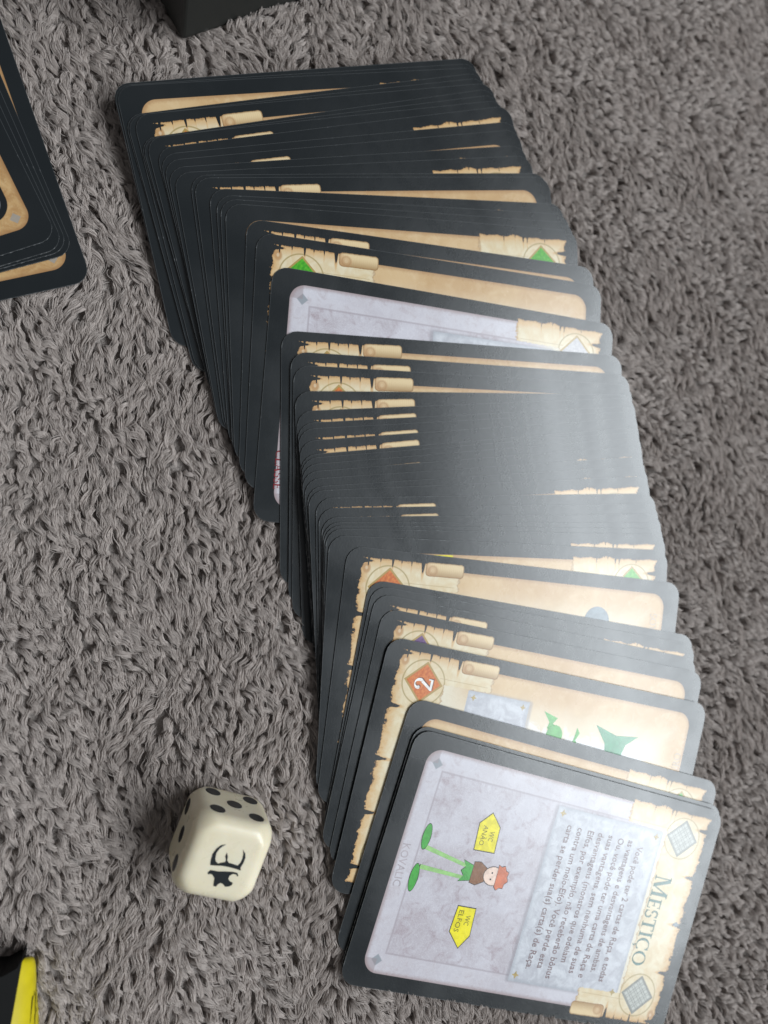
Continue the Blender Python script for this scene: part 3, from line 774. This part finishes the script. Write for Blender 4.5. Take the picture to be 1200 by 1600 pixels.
# black body: slab whose right edge follows the yellow side's top edge
outl = [top_edge(s)[:2] + np.array([0.12, 0]) for s in ss_]
outl = [outl[0] + np.array([-0.9, -1.6])] + outl + [np.array([-118.0, -124.0]), np.array([-113.0, -87.5]), np.array([-76.5, -89.3])]
n = len(outl)
vs = [((x - OX) * MM, (y - OY) * MM, (H + 0.05) * MM) for x, y in outl] + [((x - OX) * MM, (y - OY) * MM, -0.5 * MM) for x, y in outl]
fs = [tuple(range(n)), tuple(range(2 * n - 1, n - 1, -1))] + [(k, (k + 1) % n, n + (k + 1) % n, n + k) for k in range(n)]
bl = mesh_obj('black_body', vs, fs, BLK, ycase)
bm = bmesh.new(); bm.from_mesh(bl.data); bmesh.ops.recalc_face_normals(bm, faces=bm.faces[:]); bmesh.ops.triangulate(bm, faces=[f for f in bm.faces if len(f.verts) > 4]); bm.to_mesh(bl.data); bm.free()
# thin printed strokes on the yellow side
def yside(s, f, up=0.06):
    a, b = top_edge(s), base_edge(s)
    p = a * (1 - f) + b * f + np.array([1.2, 0.25, 1.0]) * math.sin(math.pi * f) * 1.1 + np.array([0.6, 0, 0.8]) * up
    return ((p[0] - OX) * MM, (p[1] - OY) * MM, p[2] * MM)
STROKES = [[(0.30, 0.80), (0.45, 0.70), (0.62, 0.62), (0.85, 0.60)], [(0.34, 0.86), (0.5, 0.90), (0.55, 0.78)], [(0.52, 0.52), (0.58, 0.56), (0.60, 0.48), (0.66, 0.46), (1.0, 0.44)],
           [(0.62, 0.88), (0.72, 0.80), (0.70, 0.92)], [(0.75, 0.62), (0.82, 0.68), (0.9, 0.60), (1.1, 0.62)], [(0.95, 0.86), (1.3, 0.8), (1.7, 0.82)], [(1.1, 0.35), (1.5, 0.40), (2.2, 0.36)]]
for st in STROKES:
    vs, fs = [], []
    for k, (s, f) in enumerate(st):
        w = 0.022 if 0 < k < len(st) - 1 else 0.004
        vs += [yside(s, f - w), yside(s, f + w)]
        if k: fs.append((2 * k - 2, 2 * k - 1, 2 * k + 1, 2 * k))
    mesh_obj('printed_stroke', vs, fs, BLK, ysid)

# ------------------------------------------------------------------ blanket
def vnoise(x, y, scale, seed):
    r = np.random.default_rng(seed); tab = r.random((257, 257)).astype(np.float64)
    fx, fy = x / scale + 1000.5, y / scale + 1000.5
    ix, iy = np.floor(fx).astype(int), np.floor(fy).astype(int)
    dx, dy = fx - ix, fy - iy
    dx, dy = dx * dx * (3 - 2 * dx), dy * dy * (3 - 2 * dy)
    g = lambda a, b: tab[a % 256, b % 256]
    return (g(ix, iy) * (1 - dx) + g(ix + 1, iy) * dx) * (1 - dy) + (g(ix, iy + 1) * (1 - dx) + g(ix + 1, iy + 1) * dx) * dy

def ground(x, y):
    return 2.8 * (vnoise(x, y, 48.0, 1) - 0.5) + 1.5 * (vnoise(x, y, 21.0, 2) - 0.5) - 0.3

# height map of the lowest thing resting above each spot, mm
GX0, GY0, GS, GNX, GNY = -150.0, -180.0, 0.5, 700, 800
gx, gy = np.meshgrid(GX0 + GS * np.arange(GNX), GY0 + GS * np.arange(GNY), indexing='ij')
cover = np.full((GNX, GNY), 99.0)
def stamp(cx, cy, ang, hx, hy, zarr):
    ca, sa = math.cos(ang), math.sin(ang)
    lx = (gx - cx) * ca + (gy - cy) * sa; ly = -(gx - cx) * sa + (gy - cy) * ca
    m = (np.abs(lx) < hx) & (np.abs(ly) < hy)
    cover[m] = np.minimum(cover[m], zarr[m] if isinstance(zarr, np.ndarray) else zarr)
for d in FAN:
    stamp(d[1], d[2], math.radians(d[3]), CW / 2, CH / 2, d[4] + sheet(gx, gy) - CT - 0.15)
for d in PILE_FOOT:
    stamp(d[1], d[2], math.radians(d[3]), CW / 2, CH / 2, d[4] + flat_sheet(gx, gy) - CT - 0.15)
stamp(DX, DY, math.radians(DYAW), 6.6, 6.6, -0.9)
bc = np.array(BOXC) + np.array([math.cos(BOXA) * LX / 2 - math.sin(BOXA) * LY / 2, math.sin(BOXA) * LX / 2 + math.cos(BOXA) * LY / 2])
stamp(bc[0], bc[1], BOXA, LX / 2, LY / 2, -1.8)
stamp(-95.0, -106.0, math.radians(-8), 21.5, 21.0, -0.8)
def cov(x, y):
    i = np.clip(np.round((x - GX0) / GS).astype(int), 0, GNX - 1); j = np.clip(np.round((y - GY0) / GS).astype(int), 0, GNY - 1)
    return cover[i, j]

# woven backing
nb = 90
bx = np.concatenate([np.linspace(-600, -150, 12)[:-1], np.linspace(-150, 200, nb), np.linspace(200, 700, 12)[1:]])
by = np.concatenate([np.linspace(-650, -180, 12)[:-1], np.linspace(-180, 220, nb), np.linspace(220, 700, 12)[1:]])
BX, BY = np.meshgrid(bx, by, indexing='ij')
BZ = ground(BX, BY) - 2.1
vs = np.stack([BX, BY, BZ], -1).reshape(-1, 3) * MM
ny_ = len(by)
fs = [(i * ny_ + j, (i + 1) * ny_ + j, (i + 1) * ny_ + j + 1, i * ny_ + j + 1) for i in range(len(bx) - 1) for j in range(ny_ - 1)]
t = NT('fleece_backing'); oc = t.objcoord()
t.set(Base_Color=t.mix(t.noise(oc, 300.0, 4.0), (0.34, 0.30, 0.275), (0.48, 0.425, 0.395)), Roughness=0.95)
t.bump(t.noise(oc, 420.0, 5.0, 0.7), 0.9, 0.003)
blanket = mesh_obj('blanket', [tuple(v) for v in vs], fs, t.mat, None, True)
tag(blanket, 'grey-brown plush fleece blanket under everything', kind='structure')

# pile: locks of fibres combed in drifting directions
def grow(x0, x1, y0, y1, step, M, K, seed, rad, inside=None, wscale=0.68):
    r = np.random.default_rng(seed)
    X, Y = np.meshgrid(np.arange(x0, x1, step), np.arange(y0, y1, step * 0.95), indexing='ij')
    X = (X + (r.random(X.shape) - 0.5) * step * 1.3).ravel(); Y = (Y + (r.random(Y.shape) - 0.5) * step * 1.3).ravel()
    keep = np.ones(len(X), bool)
    if inside is not None: keep &= inside(X, Y)
    hid = np.ones(len(X), bool)
    for dx, dy in ((0, 0), (6, 0), (-6, 0), (0, 6), (0, -6), (4, 4), (-4, -4), (4, -4), (-4, 4)):
        hid &= cov(X + dx, Y + dy) < 50
    keep &= ~hid
    X, Y = X[keep], Y[keep]; N = len(X)
    rightness = np.clip((X + 0.25 * Y - 5.0) / 90.0, 0, 1)
    upness = np.clip((Y - 20) / 110.0, 0, 1) * rightness
    ang = np.radians(-80 + 34 * rightness + 28 * upness)
    ang += np.radians(85) * (vnoise(X, Y, 9.0, 11) - 0.5) + np.radians(45) * (vnoise(X, Y, 3.6, 12) - 0.5) + r.normal(0, 0.16, N)
    dirx, diry = np.cos(ang), np.sin(ang)
    Ln = (3.0 + 1.3 * r.random(N)) * (0.85 + 0.4 * vnoise(X, Y, 14.0, 13))
    wid = wscale * (0.75 + 0.5 * r.random(N))
    hgt = (vnoise(X, Y, 4.0, 14) - 0.5) * 1.05 + r.normal(0, 0.22, N)
    g0 = ground(X, Y)
    s = np.linspace(0, 1, K)
    prog = np.interp(s, [0, .2, .5, .8, 1], [0, .10, .42, .78, 1.0])
    zpro = np.interp(s, [0, .2, .45, .7, 1], [-2.8, -1.1, -.15, -.1, -.75])
    wpro = np.interp(s, [0, .25, .6, .85, 1], [.6, 1.0, 1.0, .8, .35])
    wav = (0.45 + 0.5 * r.random(N)) * r.choice([-1, 1], N); ph = r.random(N) * 6.28
    lat = 0.8 * wav[:, None] * (np.sin(2.6 * np.pi * s[None, :] * 0.7 + ph[:, None]) - np.sin(ph)[:, None]) * s[None, :] ** 0.7
    cx = X[:, None] + dirx[:, None] * Ln[:, None] * prog[None, :] - diry[:, None] * lat
    cy = Y[:, None] + diry[:, None] * Ln[:, None] * prog[None, :] + dirx[:, None] * lat
    cz = g0[:, None] + zpro[None, :] + hgt[:, None] * np.clip(s * 2.2, 0, 1)[None, :]
    th = r.random((N, M)) * 6.283; rr = np.sqrt(r.random((N, M)))
    oa, ob = rr * np.cos(th), rr * np.sin(th)
    stray = (r.random((N, M)) < 0.04)
    oa = np.where(stray, oa * 2.6, oa); ob = np.where(stray, np.abs(ob) * 2.2, ob)
    jl = 1 + (r.random((N, M)) - 0.5) * 0.25
    W = wid[:, None, None] * wpro[None, None, :]
    wob = 0.03 * np.sin(s[None, None, :] * 7 + th[:, :, None])
    px = cx[:, None, :] + (-diry)[:, None, None] * (oa[:, :, None] * W + wob) + dirx[:, None, None] * ((jl - 1)[:, :, None] * s[None, None, :] * 4)
    py = cy[:, None, :] + dirx[:, None, None] * (oa[:, :, None] * W + wob) + diry[:, None, None] * ((jl - 1)[:, :, None] * s[None, None, :] * 4)
    pz = cz[:, None, :] + ob[:, :, None] * W * 0.8
    fz = 0.045
    px = px + r.normal(0, fz, px.shape); py = py + r.normal(0, fz, px.shape); pz = pz + r.normal(0, fz, px.shape)
    lim = cov(px, py)
    pz = np.minimum(pz, lim)
    P = np.stack([px, py, pz], -1).reshape(-1, 3).astype(np.float32) * MM
    rp = np.interp(s, [0, .3, .8, 1], [1.0, 1.0, .9, .45])
    R = np.broadcast_to(rp[None, :] * rad * MM, (N * M, K)) * (0.8 + 0.4 * r.random((N * M, 1)))
    return N * M, K, P, R.astype(np.float32).ravel(), np.repeat(r.random(N), M).astype(np.float32)

def pile_object(name, data, mat, label):
    n, K, P, R, T_ = data
    hc = bpy.data.hair_curves.new(name)
    hc.add_curves([K] * n)
    hc.attributes['position'].data.foreach_set('vector', P.ravel()) if 'position' in hc.attributes else hc.points.foreach_set('position', P.ravel())
    ra = hc.attributes.get('radius') or hc.attributes.new('radius', 'FLOAT', 'POINT')
    ra.data.foreach_set('value', R)
    ta = hc.attributes.new('lock_tone', 'FLOAT', 'CURVE'); ta.data.foreach_set('value', T_)
    hc.materials.append(mat)
    o = bpy.data.objects.new(name, hc); col.objects.link(o)
    o.parent = blanket
    tag(o, label, kind='stuff')
    return o

t = NT('fleece_fibre')
hi = t.n.new('ShaderNodeHairInfo')
at = t.n.new('ShaderNodeAttribute'); at.attribute_name = 'lock_tone'
tone = t.add(t.mul(at.outputs['Fac'], 0.7), t.mul(hi.outputs['Random'], 0.3))
t.set(Base_Color=t.mix(tone, (0.43, 0.377, 0.347), (0.575, 0.508, 0.47)), Roughness=0.6, Specular_IOR_Level=0.3, Sheen_Weight=0.3)
tl = t.n.new('ShaderNodeBsdfTranslucent')
ms = t.n.new('ShaderNodeMixShader'); ms.inputs[0].default_value = 0.22
colr = t.mix(tone, (0.55, 0.485, 0.45), (0.68, 0.60, 0.56))
t.nt.links.new(colr, tl.inputs[0])
t.nt.links.new(t.bsdf.outputs[0], ms.inputs[1]); t.nt.links.new(tl.outputs[0], ms.inputs[2])
t.nt.links.new(ms.outputs[0], t.n['Material Output'].inputs[0])
FIB = t.mat
def in_view(X, Y):
    return (X > -112) & (X < 152) & (Y < 132 + 0.26 * (X + 90)) & (Y > -128 - 0.16 * (X + 78) - 6)
pile = pile_object('pile', grow(-112, 152, -175, 195, 1.6, 24, 6, 3, 0.047, in_view), FIB, 'soft grey-brown fleece pile in wavy locks')
pile_far = pile_object('pile', grow(-260, 300, -330, 340, 3.0, 6, 5, 4, 0.20, lambda X, Y: ~in_view(X, Y), 1.3), FIB, 'outlying fleece pile around the picture')
